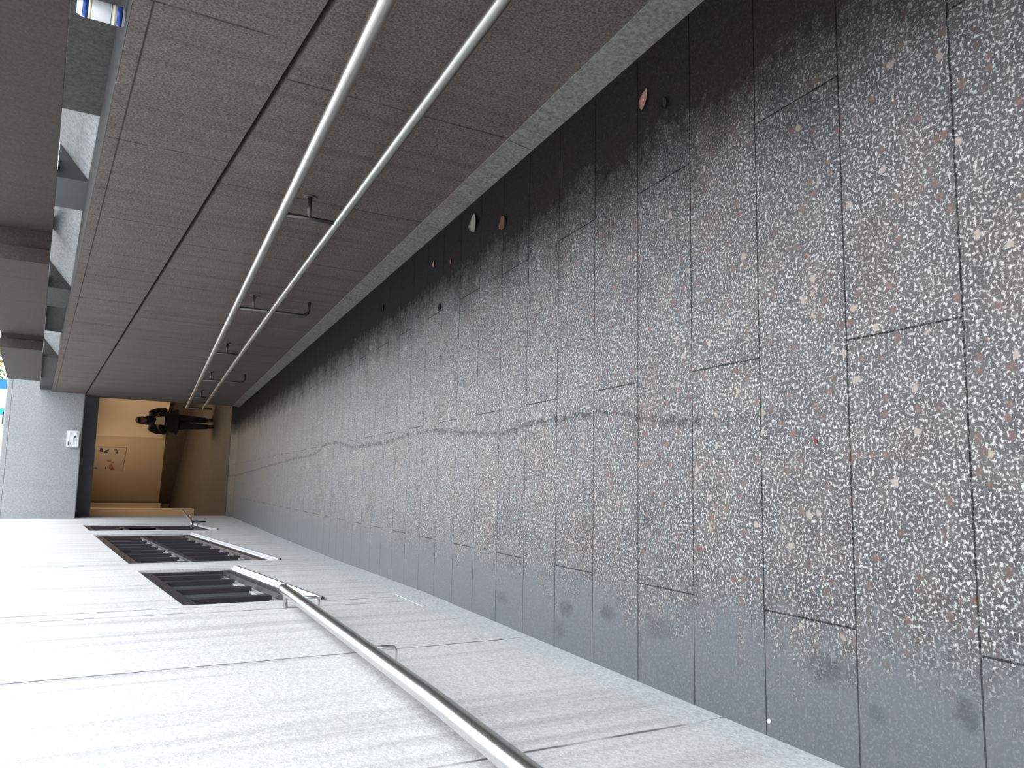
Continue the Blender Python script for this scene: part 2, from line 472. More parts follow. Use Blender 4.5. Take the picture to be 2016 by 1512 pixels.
# ---- right wall: lower and upper courses with an open groove between
bm = bmesh.new()
def rslab(x0, x1, y0, y1, f0, f1):
    hexa(bm, [(x0, y0, f0(y0)), (x1, y0, f0(y0)), (x1, y1, f0(y1)), (x0, y1, f0(y1)),
              (x0, y0, f1(y0)), (x1, y0, f1(y0)), (x1, y1, f1(y1)), (x0, y1, f1(y1))])
yb = -6.6
rslab(XR, XR + .4, yb, YF, lambda y: fz(y) - .2, lambda y: -.755)
rslab(XR + .07, XR + .4, yb, YF, lambda y: -.755, lambda y: -.730)
rslab(XR, XR + .4, yb, YF, lambda y: -.730, lambda y: -.163)
box(bm, XR - .005, XR + .4, YF, 18.1, -3.9, -.72)
box(bm, XR, XR + .4, Y0, yb, -1.6, -.163)
struct('wall_right', bm, M['right'], label='dark grey stone panel wall on the right behind the double handrail')
# kerb
bm = bmesh.new()
for a, b in zip([Y0, 0, 4, 8, 12], [0, 4, 8, 12, 18.0]):
    hexa(bm, [(XR - .032, a, fz(a) - .05), (XR + .03, a, fz(a) - .05), (XR + .03, b, fz(b) - .05), (XR - .032, b, fz(b) - .05),
              (XR - .006, a, fz(a) + .137), (XR + .03, a, fz(a) + .137), (XR + .03, b, fz(b) + .137), (XR - .006, b, fz(b) + .137)])
bmesh.ops.remove_doubles(bm, verts=bm.verts[:], dist=.0005)
struct('baseboard_right', bm, M['kerb'], label='light stone kerb strip along the foot of the right wall')
# ledge on top of the wall, running back under the parapet
bm = bmesh.new()
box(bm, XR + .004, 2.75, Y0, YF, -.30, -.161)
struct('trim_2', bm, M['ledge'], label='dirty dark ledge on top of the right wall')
# blocks standing on the ledge, and pale slabs whose slope is added to catch sky light
def wedge(ax, ay, bx, by, run=.25):
    b = bmesh.new()
    hexa(b, [(ax, ay, -.165), (bx, by, -.165), (bx + run + .1, by, -.165), (ax + run + .1, ay, -.165),
             (ax + .004, ay, -.155), (bx + .004, by, -.155), (bx + run, by, .05), (ax + run, ay, .05)])
    return b
def pier_bm(x, y0, y1, xb=2.75):
    b = bmesh.new(); box(b, x, xb, y0, y1, -.163, .028); return b
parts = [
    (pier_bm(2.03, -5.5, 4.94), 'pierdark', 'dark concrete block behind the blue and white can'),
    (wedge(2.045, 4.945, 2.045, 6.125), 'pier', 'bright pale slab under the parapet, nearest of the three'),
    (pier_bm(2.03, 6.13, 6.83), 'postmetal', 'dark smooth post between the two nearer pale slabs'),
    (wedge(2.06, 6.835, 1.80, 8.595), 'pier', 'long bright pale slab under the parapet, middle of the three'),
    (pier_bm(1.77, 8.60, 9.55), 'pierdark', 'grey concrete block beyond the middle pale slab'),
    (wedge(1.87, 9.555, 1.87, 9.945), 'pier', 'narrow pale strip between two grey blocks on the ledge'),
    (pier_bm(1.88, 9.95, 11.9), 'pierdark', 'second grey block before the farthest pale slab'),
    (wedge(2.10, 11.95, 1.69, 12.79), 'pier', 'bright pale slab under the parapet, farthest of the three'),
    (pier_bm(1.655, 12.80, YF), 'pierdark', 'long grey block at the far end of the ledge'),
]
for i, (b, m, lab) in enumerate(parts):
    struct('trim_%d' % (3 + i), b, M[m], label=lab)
# parapet beam in three stepped lengths
bm = bmesh.new()
box(bm, 2.06, 2.17, Y0, 7.74, .030, .50)
box(bm, 1.78, 1.90, 7.70, 11.80, .030, .50); box(bm, 1.90, 2.17, 7.741, 7.86, .030, .50)
box(bm, 1.60, 1.72, 11.78, 15.56, .030, .50); box(bm, 1.72, 1.90, 11.801, 11.92, .030, .50)
struct('wall_parapet', bm, M['beam'], label='dark stepped concrete parapet beam above the right wall')
bm = bmesh.new(); box(bm, 2.76, 9.0, Y0, 17.55, -.4, -.01)
struct('floor_street', bm, M['plaza'], label='street level slab behind the parapet')

# ---- bridge over the far end
bm = bmesh.new()
box(bm, -.80, 4.4, YF, 18.0, -.738, .565)
struct('wall_fascia', bm, M['fascia'], bevel=.02, label='pale concrete bridge front across the far end of the ramp')
bm = bmesh.new(); box(bm, -1.6, 4.0, 18.5, 18.9, -1.032, -.3)
struct('trim_12', bm, M['lintel'], label='dark grey lintel under the bridge front')
bm = bmesh.new(); box(bm, -2.2, 4.4, 18.0, 31.0, -.70, .44)
box(bm, -2.2, 4.4, 18.9, 31.0, -.98, -.70)
struct('ceiling', bm, M['fascia'], label='underpass ceiling slab')
# tunnel walls: oblique back wall built along its own line
A = Vector((1.551, 24.526, 0)); D = Vector((-.639, .769, 0)); Nn = Vector((-.769, -.639, 0))   # Nn points to the viewer
def oslab(bm, s0, s1, z00, z01, z10, z11, d0, d1):
    def P(s, d, z): q = A + D * s + Nn * d; return (q.x, q.y, z)
    hexa(bm, [P(s0, d0, z00), P(s1, d0, z01), P(s1, d1, z01), P(s0, d1, z00),
              P(s0, d0, z10), P(s1, d0, z11), P(s1, d1, z11), P(s0, d1, z10)])
bm = bmesh.new()
oslab(bm, -2.6, 4.3, -3.8, -3.8, -.95, -.95, -.3, 0)
struct('wall_back', bm, M['beige'], label='cream painted back wall of the underpass')
bm = bmesh.new()
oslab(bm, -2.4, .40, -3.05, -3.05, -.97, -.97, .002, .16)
struct('trim_13', bm, M['beige_lit'], label='bright cream wall panel behind the walking person')
bm = bmesh.new()
oslab(bm, -2.4, 3.50, -3.8, -3.8, -2.92, -3.385, .001, .045)
struct('baseboard_back', bm, M['dado'], label='dark brown plinth along the back wall of the underpass')
bm = bmesh.new()
box(bm, -2.2, -1.00, 18.9, 30, -3.8, -.95)
struct('wall_tunnel_left', bm, M['beige'], label='left cream wall inside the underpass')
bm = bmesh.new(); box(bm, -.99, -.735, 22.72, 23.3, -3.72, -.97)
struct('trim_14', bm, M['beige_lit'], label='cream pillar at the left side of the underpass')
bm = bmesh.new(); box(bm, -1.0, -.70, 26.75, 27.15, -3.38, -.97)
struct('trim_15', bm, M['beige_lit'], label='rear cream pillar in the left corner of the underpass')
bm = bmesh.new(); box(bm, 3.3, 3.6, 18.1, 24, -3.8, -.95)
struct('wall_tunnel_right', bm, M['beige'], label='right cream wall inside the underpass')
bm = bmesh.new(); box(bm, XR + .39, 3.4, 18.1, 18.4, -3.8, -.95)
struct('wall_tunnel_front', bm, M['beige'], label='cream wall beside the underpass opening')

# ---- double handrail on the right wall
XH = 1.492
def r1z(y):
    P = [(-9, .985), (2.2, .992), (7.1, 1.017), (13.8, 1.05), (18, 1.07)]
    for (a, za), (b, zb) in zip(P, P[1:]):
        if a <= y <= b: return -1.55 - S * y + za + (zb - za) * (y - a) / (b - a)
def r2z(y):
    P = [(-9, .655), (2.0, .664), (7.1, .711), (12.3, .739), (18, .75)]
    for (a, za), (b, zb) in zip(P, P[1:]):
        if a <= y <= b: return -1.55 - S * y + za + (zb - za) * (y - a) / (b - a)
YE = 17.75
dh = empty('handrail', (XH, 4.45, fz(4.45)), 'steel double handrail on brackets along the dark right wall', 'handrail')
ys = [-5.0, -2, 0, 2.1, 4.5, 7.1, 10, 13, 16, YE]
bm = bmesh.new(); tube(bm, [(XH, y, r1z(y)) for y in ys], .0275, 24); obj('upper_rail', bm, M['dimsteel'], dh, True)
bm = bmesh.new(); tube(bm, [(XH, y, r2z(y)) for y in ys], .0245, 24); obj('lower_rail', bm, M['dimsteel'], dh, True)
for i, y in enumerate([-.95, 1.74, 4.43, 7.12, 9.84, 12.62, 15.35]):
    if y < 4: continue
    long = i % 2 == 1
    bm = bmesh.new()
    za, zb = r1z(y), r2z(y)
    if long:
        pts = [(XH, y, za), (XH, y, zb - .20)]
        c = bend((XH, y, zb), (XH, y, zb - .33), (XR, y, zb - .33), .07)
        tube(bm, [(XH, y, za - .005)] + c + [(XR + .012, y, zb - .33)], .0135, 14)
    else:
        tube(bm, [(XH, y, za - .005), (XH, y, zb + .005)], .0125, 14)
    br = obj('bracket', bm, M['darksteel'], dh, True)
    bm = bmesh.new(); zm = (za + zb) / 2 + .005
    cyl(bm, (XH, y, zm), (XR + .004, y, zm), .0125, 14); obj('standoff', bm, M['darksteel'], br, True)
    bm = bmesh.new(); cyl(bm, (XR - .008, y, zm), (XR + .004, y, zm), .038, 24); obj('rosette', bm, M['darksteel'], br, False, .002)
bm = bmesh.new()
tube(bm, [(XH, YE, r1z(YE) + .0)] + bend((XH, YE, r1z(YE)), (XH, YE, r1z(YE)-.18), (XH, YE, r2z(YE)), .02) + [(XH, YE, r2z(YE)), (XH, YE, r2z(YE) - .18)], .019, 16)
obj('end_post', bm, M['darksteel'], dh, True)

# ---- single handrail on the left wall (near)
XLH = -.552
lh = empty('handrail', (XLH, 2.0, fz(2.0)), 'thick shiny steel handrail close to the viewer along the pale left wall', 'handrail')
def l1z(y): return -1.55 - S * y + .845 + max(0, y - 2.0) * .022
bm = bmesh.new()
ye = 4.34
pts = [(XLH, y, l1z(y)) for y in (-5, -2, 0, 1, 2, 3, 3.8)]
tube(bm, pts + bend((XLH, 3.8, l1z(3.8)), (XLH, ye, l1z(ye)), (xl(ye), ye, l1z(ye) - .01), .05)[0:1] + [(XLH, ye, l1z(ye))], .0262, 32)
obj('rail', bm, M['steel'], lh, True)
bm = bmesh.new()
tube(bm, [(XLH, ye - .02, l1z(ye) - .012)] + bend((XLH, ye - .02, l1z(ye) - .0), (XLH - .01, ye + .01, l1z(ye) - .012), (xl(ye) - .01, ye + .01, l1z(ye) - .02), .015) + [(xl(ye) - .01, ye + .01, l1z(ye) - .02)], .011, 16)
obj('wall_return', bm, M['steel'], lh, True)
for y in (1.35, 2.66, 3.93):
    bm = bmesh.new()
    z = l1z(y); x0 = XLH + .004
    c = bend((x0, y, z), (x0, y, z - .105), (xl(y), y, z - .105), .022)
    tube(bm, [(x0, y, z - .015)] + c + [(xl(y) - .012, y, z - .105)], .0065, 12)
    br = obj('bracket', bm, M['steel'], lh, True)
# ---- far handrail on the left wall
fh = empty('handrail', (-.62, 13.4, fz(13.4)), 'short far steel handrail beside the third window at the underpass', 'handrail')
bm = bmesh.new()
XF = -.625
def f1z(y): return -1.55 - S * y + 1.0
tube(bm, bend((xl(13.2), 13.25, f1z(13.25)), (XF, 13.25, f1z(13.25)), (XF, 15, f1z(15)), .05) + [(XF, y, f1z(y)) for y in (14, 15.5, 17, 18.2)], .021, 20)
obj('rail', bm, M['steel'], fh, True)
for y in (13.7, 15.6, 17.4):
    bm = bmesh.new(); z = f1z(y)
    c = bend((XF, y, z), (XF, y, z - .1), (xl(y), y, z - .1), .025)
    tube(bm, [(XF, y, z - .015)] + c + [(xl(y) - .012, y, z - .1)], .008, 10)
    obj('bracket', bm, M['steel'], fh, True)
bm = bmesh.new(); tube(bm, [(XF, 13.30, f1z(13.3) - .01), (XF, 13.30, f1z(13.3) - .20)], .012, 12)
obj('drop_end', bm, M['frame'], fh, True)

# ---- white box sign on the bridge front
def text_mesh(body, size, mat, parent, name, center, extrude=.0008, rot=(PI / 2, 0, 0), align='LEFT'):
    cu = bpy.data.curves.new('lettering', 'FONT'); cu.body = body; cu.size = size; cu.extrude = extrude; cu.align_x = align
    tmp = bpy.data.objects.new('lettering', cu); COL.objects.link(tmp)
    dg = bpy.context.evaluated_depsgraph_get(); dg.update()
    me = bpy.data.meshes.new_from_object(tmp.evaluated_get(dg))
    bpy.data.objects.remove(tmp)
    me.materials.append(mat)
    o = bpy.data.objects.new(name, me); COL.objects.link(o)
    o.parent = parent; o.rotation_euler = rot
    o.location = Vector(center) - wloc(parent)
    return o
M['signwhite'] = plain('sign_white', (.86, .88, .90), .4, var=.03)
M['signframe'] = plain('sign_edge', (.62, .65, .70), .4, var=.05)
M['ink'] = plain('dark_print', (.05, .055, .065), .6, var=.1)
M['inkgrey'] = plain('grey_print', (.42, .46, .52), .6, var=.1)
sg = empty('notice_sign', (.745, YF, -.69), 'small white box sign with dark print on the pale bridge front', 'sign')
def rbox(bm, x0, x1, z0, z1, y0, y1, r, k=5):
    pts = []
    for cx, cz, a0 in ((x1 - r, z1 - r, 0), (x0 + r, z1 - r, PI / 2), (x0 + r, z0 + r, PI), (x1 - r, z0 + r, 3 * PI / 2)):
        for i in range(k + 1):
            a = a0 + PI / 2 * i / k; pts.append((cx + r * math.cos(a), cz + r * math.sin(a)))
    f = [bm.verts.new((x, y0, z)) for x, z in pts]; b = [bm.verts.new((x, y1, z)) for x, z in pts]
    bm.faces.new(f); bm.faces.new(b[::-1])
    n = len(pts)
    for i in range(n): bm.faces.new((f[i], b[i], b[(i + 1) % n], f[(i + 1) % n]))
bm = bmesh.new(); rbox(bm, .585, .905, -.690, -.478, YF - .06, YF, .03); obj('housing', bm, M['signframe'], sg)
bm = bmesh.new(); rbox(bm, .602, .888, -.675, -.493, YF - .066, YF - .055, .02); obj('face_panel', bm, M['signwhite'], sg)
bm = bmesh.new()
for i, (x0, x1, z) in enumerate(((.63, .87, -.535), (.66, .87, -.553), (.66, .86, -.572), (.63, .87, -.598), (.63, .78, -.617), (.70, .87, -.637), (.63, .87, -.655))):
    rbox(bm, x0, x1, z - .0035, z + .0035, YF - .068, YF - .064, .001, 1)
obj('small_print', bm, M['inkgrey'], sg)
for q_ in ((.765, .805, -.635, -.60, .006), (.615, .690, -.522, -.508, .003), (.645, .665, -.560, -.546, .003)):
    bm = bmesh.new(); rbox(bm, q_[0], q_[1], q_[2], q_[3], YF - .070, YF - .064, q_[4]); obj('dark_mark', bm, M['ink'], sg)

# ---- picture board on the tunnel back wall
M['board'] = plain('faded_board', (.52, .43, .34), .7, var=.08, scale=4)
M['boardred'] = plain('board_red', (.45, .19, .14), .7, var=.2)
q = A + D * 1.53
bd = empty('picture_board', (q.x, q.y, -2.20), 'faded picture board with dark and red marks on the cream tunnel wall', 'poster')
bm = bmesh.new(); oslab(bm, 1.03, 2.03, -2.20, -2.20, -1.43, -1.43, .002, .022); obj('board', bm, M['board'], bd)
def omark(name, mat, items, d=.0235):
    for s, z, rs, rz in items:
        bm = bmesh.new()
        vs = []
        for k in range(14):
            a = 2 * PI * k / 14; w = 1 + .25 * math.sin(3 * a + s * 9)
            p = A + D * (s + rs * w * math.cos(a)) + Nn * d
            vs.append(bm.verts.new((p.x, p.y, z + rz * w * math.sin(a))))
        ex = bmesh.ops.extrude_face_region(bm, geom=[bm.faces.new(vs)])
        bmesh.ops.translate(bm, verts=[e for e in ex['geom'] if isinstance(e, bmesh.types.BMVert)], vec=Nn * -.002)
        obj(name, bm, mat, bd)
omark('dark_figure', M['ink'], [(1.17, -1.58, .07, .05), (1.10, -1.56, .04, .03), (1.22, -1.70, .06, .045), (1.15, -1.74, .03, .035), (1.22, -1.98, .07, .03), (1.12, -1.94, .03, .03), (1.93, -1.50, .03, .05), (1.92, -1.76, .05, .02)])
omark('red_figure', M['boardred'], [(1.60, -1.82, .05, .07), (1.66, -1.93, .04, .04), (1.86, -1.88, .12, .07), (1.94, -1.94, .07, .05), (1.10, -1.93, .02, .02)])

# ---- blue and white drinks can on the ledge
def lathe(bm, prof, cx, cy, n=40, mi=0):
    prev = None
    for r, z in prof:
        rg = [bm.verts.new((cx + r * math.cos(2 * PI * i / n), cy + r * math.sin(2 * PI * i / n), z)) for i in range(n)]
        if prev:
            for k in range(n): bm.faces.new((prev[k], prev[(k + 1) % n], rg[(k + 1) % n], rg[k]))
        prev = rg
    return prev
cx, cy, cz = 1.752, 3.265, -.165
M['canblue'] = plain('can_blue', (.03, .08, .36), .3, .3, var=.06)
M['canwhite'] = plain('can_white', (.80, .82, .85), .35, .2, var=.06)
M['cancream'] = plain('can_cream', (.82, .74, .55), .4, .1, var=.06)
can = empty('drinks_can', (cx, cy, cz), 'blue and white drinks can standing on the dark ledge under the parapet', 'can')
R_ = .036
bm = bmesh.new()
top = lathe(bm, [(.004, cz + .006), (.022, cz + .004), (.025, cz), (.027, cz + .001), (R_, cz + .011), (R_, cz + .150), (.028, cz + .164), (.0275, cz + .1665), (.0262, cz + .1665), (.0255, cz + .1625), (.003, cz + .1625)], cx, cy)
bm.faces.new(top)
obj('body', bm, M['canwhite'], can, True)
def band(name, z0, z1, mat, a0=0, a1=2 * PI, e=.0004):
    bm = bmesh.new(); n = 40
    lo, hi, li, hi2 = [], [], [], []
    for i in range(n + 1):
        a = a0 + (a1 - a0) * i / n
        c, s = math.cos(a), math.sin(a)
        lo.append(bm.verts.new((cx + (R_ + e) * c, cy + (R_ + e) * s, z0))); hi.append(bm.verts.new((cx + (R_ + e) * c, cy + (R_ + e) * s, z1)))
        li.append(bm.verts.new((cx + (R_ - .001) * c, cy + (R_ - .001) * s, z0))); hi2.append(bm.verts.new((cx + (R_ - .001) * c, cy + (R_ - .001) * s, z1)))
    for i in range(n):
        bm.faces.new((lo[i], lo[i + 1], hi[i + 1], hi[i])); bm.faces.new((li[i + 1], li[i], hi2[i], hi2[i + 1]))
        bm.faces.new((lo[i + 1], lo[i], li[i], li[i + 1])); bm.faces.new((hi[i], hi[i + 1], hi2[i + 1], hi2[i]))
    obj(name, bm, mat, can, True)
band('lower_band', cz + .014, cz + .034, M['canblue'])
band('cream_band', cz + .036, cz + .047, M['cancream'])
band('ring_line', cz + .051, cz + .053, M['ink'])
band('upper_band', cz + .130, cz + .149, M['canblue'])
band('gold_arc', cz + .119, cz + .128, M['cancream'])
bm = bmesh.new(); lathe(bm, [(.0262, cz + .1667), (.0276, cz + .1675), (.0285, cz + .1655), (.0276, cz + .1635), (.0262, cz + .1667)], cx, cy)
obj('rim', bm, M['alu'], can, True)

# ---- litter: dry leaves on the ramp
def leaf(name, x, y, L, Wd, rot, mat, label, cat='leaf', group=None, curl=.35, pts=14):
    bm = bmesh.new()
    z = fz(y)
    rows = []
    rnd = random.Random(int(x * 1000 + y * 77))
    for i in range(pts + 1):
        t = i / pts
        w = Wd * (math.sin(PI * t ** .8) ** .9) * (.85 + .3 * rnd.random()) + .0006
        row = []
        for k in range(5):
            u = (k - 2) / 2
            lx = (t - .5) * L; ly = u * w / 2
            h = .003 + curl * (abs(u) ** 1.7) * w * .45 + curl * L * .12 * (2 * t - 1) ** 2 + .0008 * rnd.random()
            gx = lx * math.cos(rot) - ly * math.sin(rot); gy = lx * math.sin(rot) + ly * math.cos(rot)
            row.append(bm.verts.new((x + gx, y + gy, fz(y + gy) + h)))
        rows.append(row)
    for a, b in zip(rows, rows[1:]):
        for k in range(4): bm.faces.new((a[k], a[k + 1], b[k + 1], b[k]))
    ex = bmesh.ops.solidify(bm, geom=bm.faces[:], thickness=.0012)
    o = obj(name, bm, mat, None, True)
    tag(o, label, cat, group)
    return o
M['leafpink'] = plain('leaf_pink', (.50, .26, .22), .7, var=.25, scale=60)
M['leafpale'] = plain('leaf_pale', (.40, .39, .35), .7, var=.2, scale=60)
M['leafred'] = plain('leaf_red', (.22, .09, .07), .7, var=.3, scale=60)
M['leafdark'] = plain('leaf_dark', (.02, .018, .016), .8, var=.3, scale=60)
M['scrapred'] = plain('scrap_red', (.40, .02, .02), .5, var=.2)
leaf('dry_leaf', 1.409, 2.176, .078, .046, -.45, M['leafpink'], 'pinkish curled dry leaf, nearest the viewer beside the dark right kerb')
leaf('dry_leaf', 1.462, 3.895, .115, .105, .10, M['leafpale'], 'large pale grey dry leaf lying close to the right kerb')
leaf('dry_leaf', 1.340, 3.480, .085, .075, .5, M['leafred'], 'dark reddish dry leaf lying beside the large pale leaf')
leaf('dry_leaf', 1.405, 4.61, .045, .05, .2, M['leafpink'], 'tiny pink dry leaf beyond the large pale leaf')
leaf('dry_leaf', 1.338, 4.29, .045, .03, .9, M['leafred'], 'tiny dark red leaf scrap beyond the reddish leaf')
leaf('dry_leaf', 1.341, 2.05, .05, .03, .4, M['leafdark'], 'black withered leaf next to the pinkish curled leaf')
leaf('dry_leaf', 1.094, 4.464, .06, .045, .3, M['leafdark'], 'small black leaf lying out on the clean paving left of the others')
leaf('dry_leaf', 1.372, 5.874, .07, .05, .2, M['leafdark'], 'farthest black dry leaf along the right kerb')
leaf('paper_scrap', .133, 1.39, .018, .010, .7, M['scrapred'], 'tiny red scrap on the pebbled paving in the foreground', 'litter')
bm = bmesh.new(); ellipsoid(bm, (-.604, 1.582, fz(1.582) + .004), .006, .0055, .005)
tag(obj('pebble', bm, M['signwhite'], None, True), 'tiny white pebble on the paving near the left wall', 'pebble')

# ---- street level beyond the bridge
M['signblue'] = plain('street_blue', (.02, .22, .62), .4, var=.1)
M['cyan'] = plain('street_cyan', (.05, .45, .72), .4, var=.1)
M['foliage'] = plain('foliage_green', (.10, .22, .05), .8, var=.5, scale=30)
M['orange'] = plain('street_orange', (.75, .30, .05), .6, var=.1)
M['trunk'] = plain('bark', (.10, .07, .05), .9, var=.3)
bs = empty('street_billboard', (1.95, 24.0, .44), 'blue and white billboard above the bridge at the far end', 'billboard')
bm = bmesh.new(); box(bm, 1.30, 2.45, 23.96, 24.06, .62, 1.75); obj('panel', bm, M['signwhite'], bs)
bm = bmesh.new(); box(bm, 2.20, 2.44, 23.945, 23.97, .63, 1.74); obj('blue_stripe', bm, M['signblue'], bs)
bm = bmesh.new()
tube(bm, [(1.84, 23.955, .86), (1.84, 23.945, .86)], .30, 40); obj('cyan_disc', bm, M['cyan'], bs)
bm = bmesh.new(); tube(bm, [(1.93, 23.944, .84), (1.93, 23.936, .84)], .22, 40); obj('white_disc', bm, M['signwhite'], bs)
bm = bmesh.new(); box(bm, 1.32, 1.62, 23.945, 23.97, .70, .80); obj('dark_mark', bm, M['ink'], bs)
for x in (1.45, 2.3):
    bm = bmesh.new(); box(bm, x - .04, x + .04, 23.98, 24.05, .44, .66); obj('post', bm, M['frame'], bs)
sh = empty('shrub', (3.05, 25.2, .44), 'green shrub with orange blossom above the bridge beside the billboard', 'plant')
bm = bmesh.new()
rnd = random.Random(5)
for i in range(520):
    a = rnd.random() * 2 * PI; b = math.acos(2 * rnd.random() - 1); r = .62 * rnd.random() ** .4
    c = Vector((3.05 + r * math.sin(b) * math.cos(a), 25.2 + r * math.sin(b) * math.sin(a), 1.35 + r * math.cos(b)))
    n = Vector((rnd.uniform(-1, 1), rnd.uniform(-1, 1), rnd.uniform(-1, 1))).normalized(); u = n.orthogonal().normalized(); v = n.cross(u)
    l = .07; w = .03
    p = [bm.verts.new(c + u * l), bm.verts.new(c + v * w + n * .006), bm.verts.new(c - u * l), bm.verts.new(c - v * w + n * .006)]
    bm.faces.new(p)
obj('foliage', bm, M['foliage'], sh)
bm = bmesh.new()
for i in range(40):
    a = rnd.random() * 2 * PI; b = math.acos(2 * rnd.random() - 1); r = .6
    ellipsoid(bm, (3.05 + r * math.sin(b) * math.cos(a), 25.2 + r * math.sin(b) * math.sin(a), 1.35 + r * math.cos(b)), .035, .035, .03, 8, 6)
obj('blossom', bm, M['orange'], sh, True)
bm = bmesh.new(); tube(bm, [(3.05, 25.2, .445), (3.06, 25.2, .8), (3.02, 25.2, 1.2)], [.05, .035, .02], 10); obj('stem', bm, M['trunk'], sh, True)

# ---- the person walking in the underpass
PX, PY, PZ = 1.40, 21.0, -3.70
M['skin'] = plain('skin', (.26, .145, .10), .6, var=.05)
M['coat'] = plain('black_coat', (.010, .010, .013), .85, var=.3, scale=30)
M['trousers'] = plain('dark_trousers', (.012, .012, .016), .85, var=.3)
M['boots'] = plain('black_boots', (.010, .009, .009), .5, var=.2)
M['hair'] = plain('dark_hair', (.014, .008, .007), .9, var=.3, scale=80, spec=.1)
M['gold'] = plain('pale_gold_paper', (.75, .62, .34), .5, var=.25, scale=40)
pr = empty('person', (PX, PY, PZ), 'person in black knee-length coat walking in the underpass holding a pale golden packet', 'person')
def P(x, y, z): return Vector((PX + x, PY + y, PZ + z))
hipz = .90
Lf, Rf = (-.085, -.10), (.085, .06)          # feet on the ground (x, y), walking towards the viewer
bm = bmesh.new()
# legs
tube(bm, [P(-.085, 0, .93), P(-.09, -.03, .70), P(-.09, -.075, .49), P(-.087, -.075, .32), P(-.085, -.085, .09)], [.088, .078, .056, .056, .038], 14)
tube(bm, [P(.085, 0, .93), P(.09, .02, .70), P(.09, .02, .49), P(.087, .06, .32), P(.085, .085, .10)], [.088, .078, .056, .056, .038], 14)
tube(bm, [P(-.085, -.06, .05), P(-.088, -.15, .035), P(-.09, -.22, .028)], [.04, .036, .025], 12)
tube(bm, [P(.085, .10, .06), P(.088, .02, .035), P(.09, -.06, .028)], [.04, .036, .025], 12)
# trunk, neck, bowed head
for z, rx, ry in ((.92, .165, .11), (1.02, .155, .105), (1.14, .145, .10), (1.26, .165, .11), (1.36, .175, .105)):
    ellipsoid(bm, P(0, 0, z), rx, ry, .10)
tube(bm, [P(-.17, 0, 1.40), P(0, .005, 1.435), P(.17, 0, 1.40)], [.055, .075, .055], 14)
tube(bm, [P(0, .0, 1.40), P(0, -.02, 1.48), P(0, -.035, 1.54)], [.06, .054, .054], 14)
ellipsoid(bm, P(0, -.03, 1.62), .074, .092, .10)
ellipsoid(bm, P(0, -.075, 1.565), .050, .055, .05)
ellipsoid(bm, P(0, -.126, 1.592), .012, .020, .022, 12, 8)      # nose
for s in (-1, 1):
    ellipsoid(bm, P(s * .076, -.02, 1.605), .010, .02, .030, 12, 8)  # ears
    # arms bent, hands together in front of the chest
    tube(bm, [P(s * .185, 0, 1.40), P(s * .235, .01, 1.26), P(s * .245, -.01, 1.12)], [.052, .045, .038], 12)
    tube(bm, [P(s * .245, -.01, 1.12), P(s * .16, -.13, 1.19), P(s * .095, -.215, 1.255)], [.038, .034, .025], 12)
    ellipsoid(bm, P(s * .080, -.238, 1.275), .032, .022, .040, 14, 10)    # palm
    for k, (dz, ln) in enumerate(((.032, .062), (.012, .070), (-.008, .066), (-.027, .052))):
        base = P(s * .074, -.248, 1.28 + dz)
        tube(bm, [base, base + Vector((-s * ln * .45, -.022, .004)), base + Vector((-s * ln * .85, -.030, .002))], [.0095, .009, .008], 8)
    tube(bm, [P(s * .085, -.226, 1.305), P(s * .066, -.222, 1.328), P(s * .044, -.224, 1.338)], [.011, .010, .0085], 8)
body = obj('body', bm, M['skin'], pr, True)
fuse(body, .009, 3)
# eyes, mouth
for s in (-1, 1):
    bm = bmesh.new(); ellipsoid(bm, P(s * .030, -.113, 1.617), .012, .008, .007, 12, 8); obj('eye', bm, M['ink'], pr, True)
bm = bmesh.new(); ellipsoid(bm, P(0, -.124, 1.556), .022, .008, .006, 12, 8); obj('mouth', bm, M['boardred'], pr, True)
# hair
bm = bmesh.new()
ellipsoid(bm, P(0, -.018, 1.645), .088, .100, .088)
ellipsoid(bm, P(0, .035, 1.585), .085, .07, .105)
ellipsoid(bm, P(0, -.092, 1.662), .074, .046, .044)
for s in (-1, 1): ellipsoid(bm, P(s * .072, -.015, 1.58), .020, .055, .085)
hair = obj('hair', bm, M['hair'], pr, True); fuse(hair, .010, 3)
# coat: trunk flaring to the hem, sleeves, collar
bm = bmesh.new()
loft(bm, [(PX, PY, PZ + .79, .310, .215), (PX, PY, PZ + .82, .312, .215), (PX, PY, PZ + .93, .275, .19), (PX, PY, PZ + 1.02, .225, .165), (PX, PY, PZ + 1.14, .205, .15),
          (PX, PY, PZ + 1.27, .215, .15), (PX, PY, PZ + 1.37, .205, .135), (PX, PY, PZ + 1.43, .145, .105), (PX, PY, PZ + 1.475, .085, .085)])
for s in (-1, 1):
    ellipsoid(bm, P(s * .175, 0, 1.39), .075, .078, .075)
    tube(bm, [P(s * .180, 0, 1.40), P(s * .245, .01, 1.26), P(s * .262, -.01, 1.11)], [.074, .068, .062], 16)
    ellipsoid(bm, P(s * .262, -.01, 1.10), .062, .062, .062)
    tube(bm, [P(s * .262, -.01, 1.11), P(s * .175, -.125, 1.185), P(s * .115, -.200, 1.24)], [.062, .055, .048], 16)
coat = obj('coat', bm, M['coat'], pr, True); fuse(coat, .014, 4)
bm = bmesh.new()
tube(bm, [P(.085 * math.cos(a), -.005 + .08 * math.sin(a), 1.485 + .02 * math.sin(a)) for a in [2 * PI * i / 20 for i in range(21)]], .028, 12)
obj('collar', bm, M['coat'], pr, True)
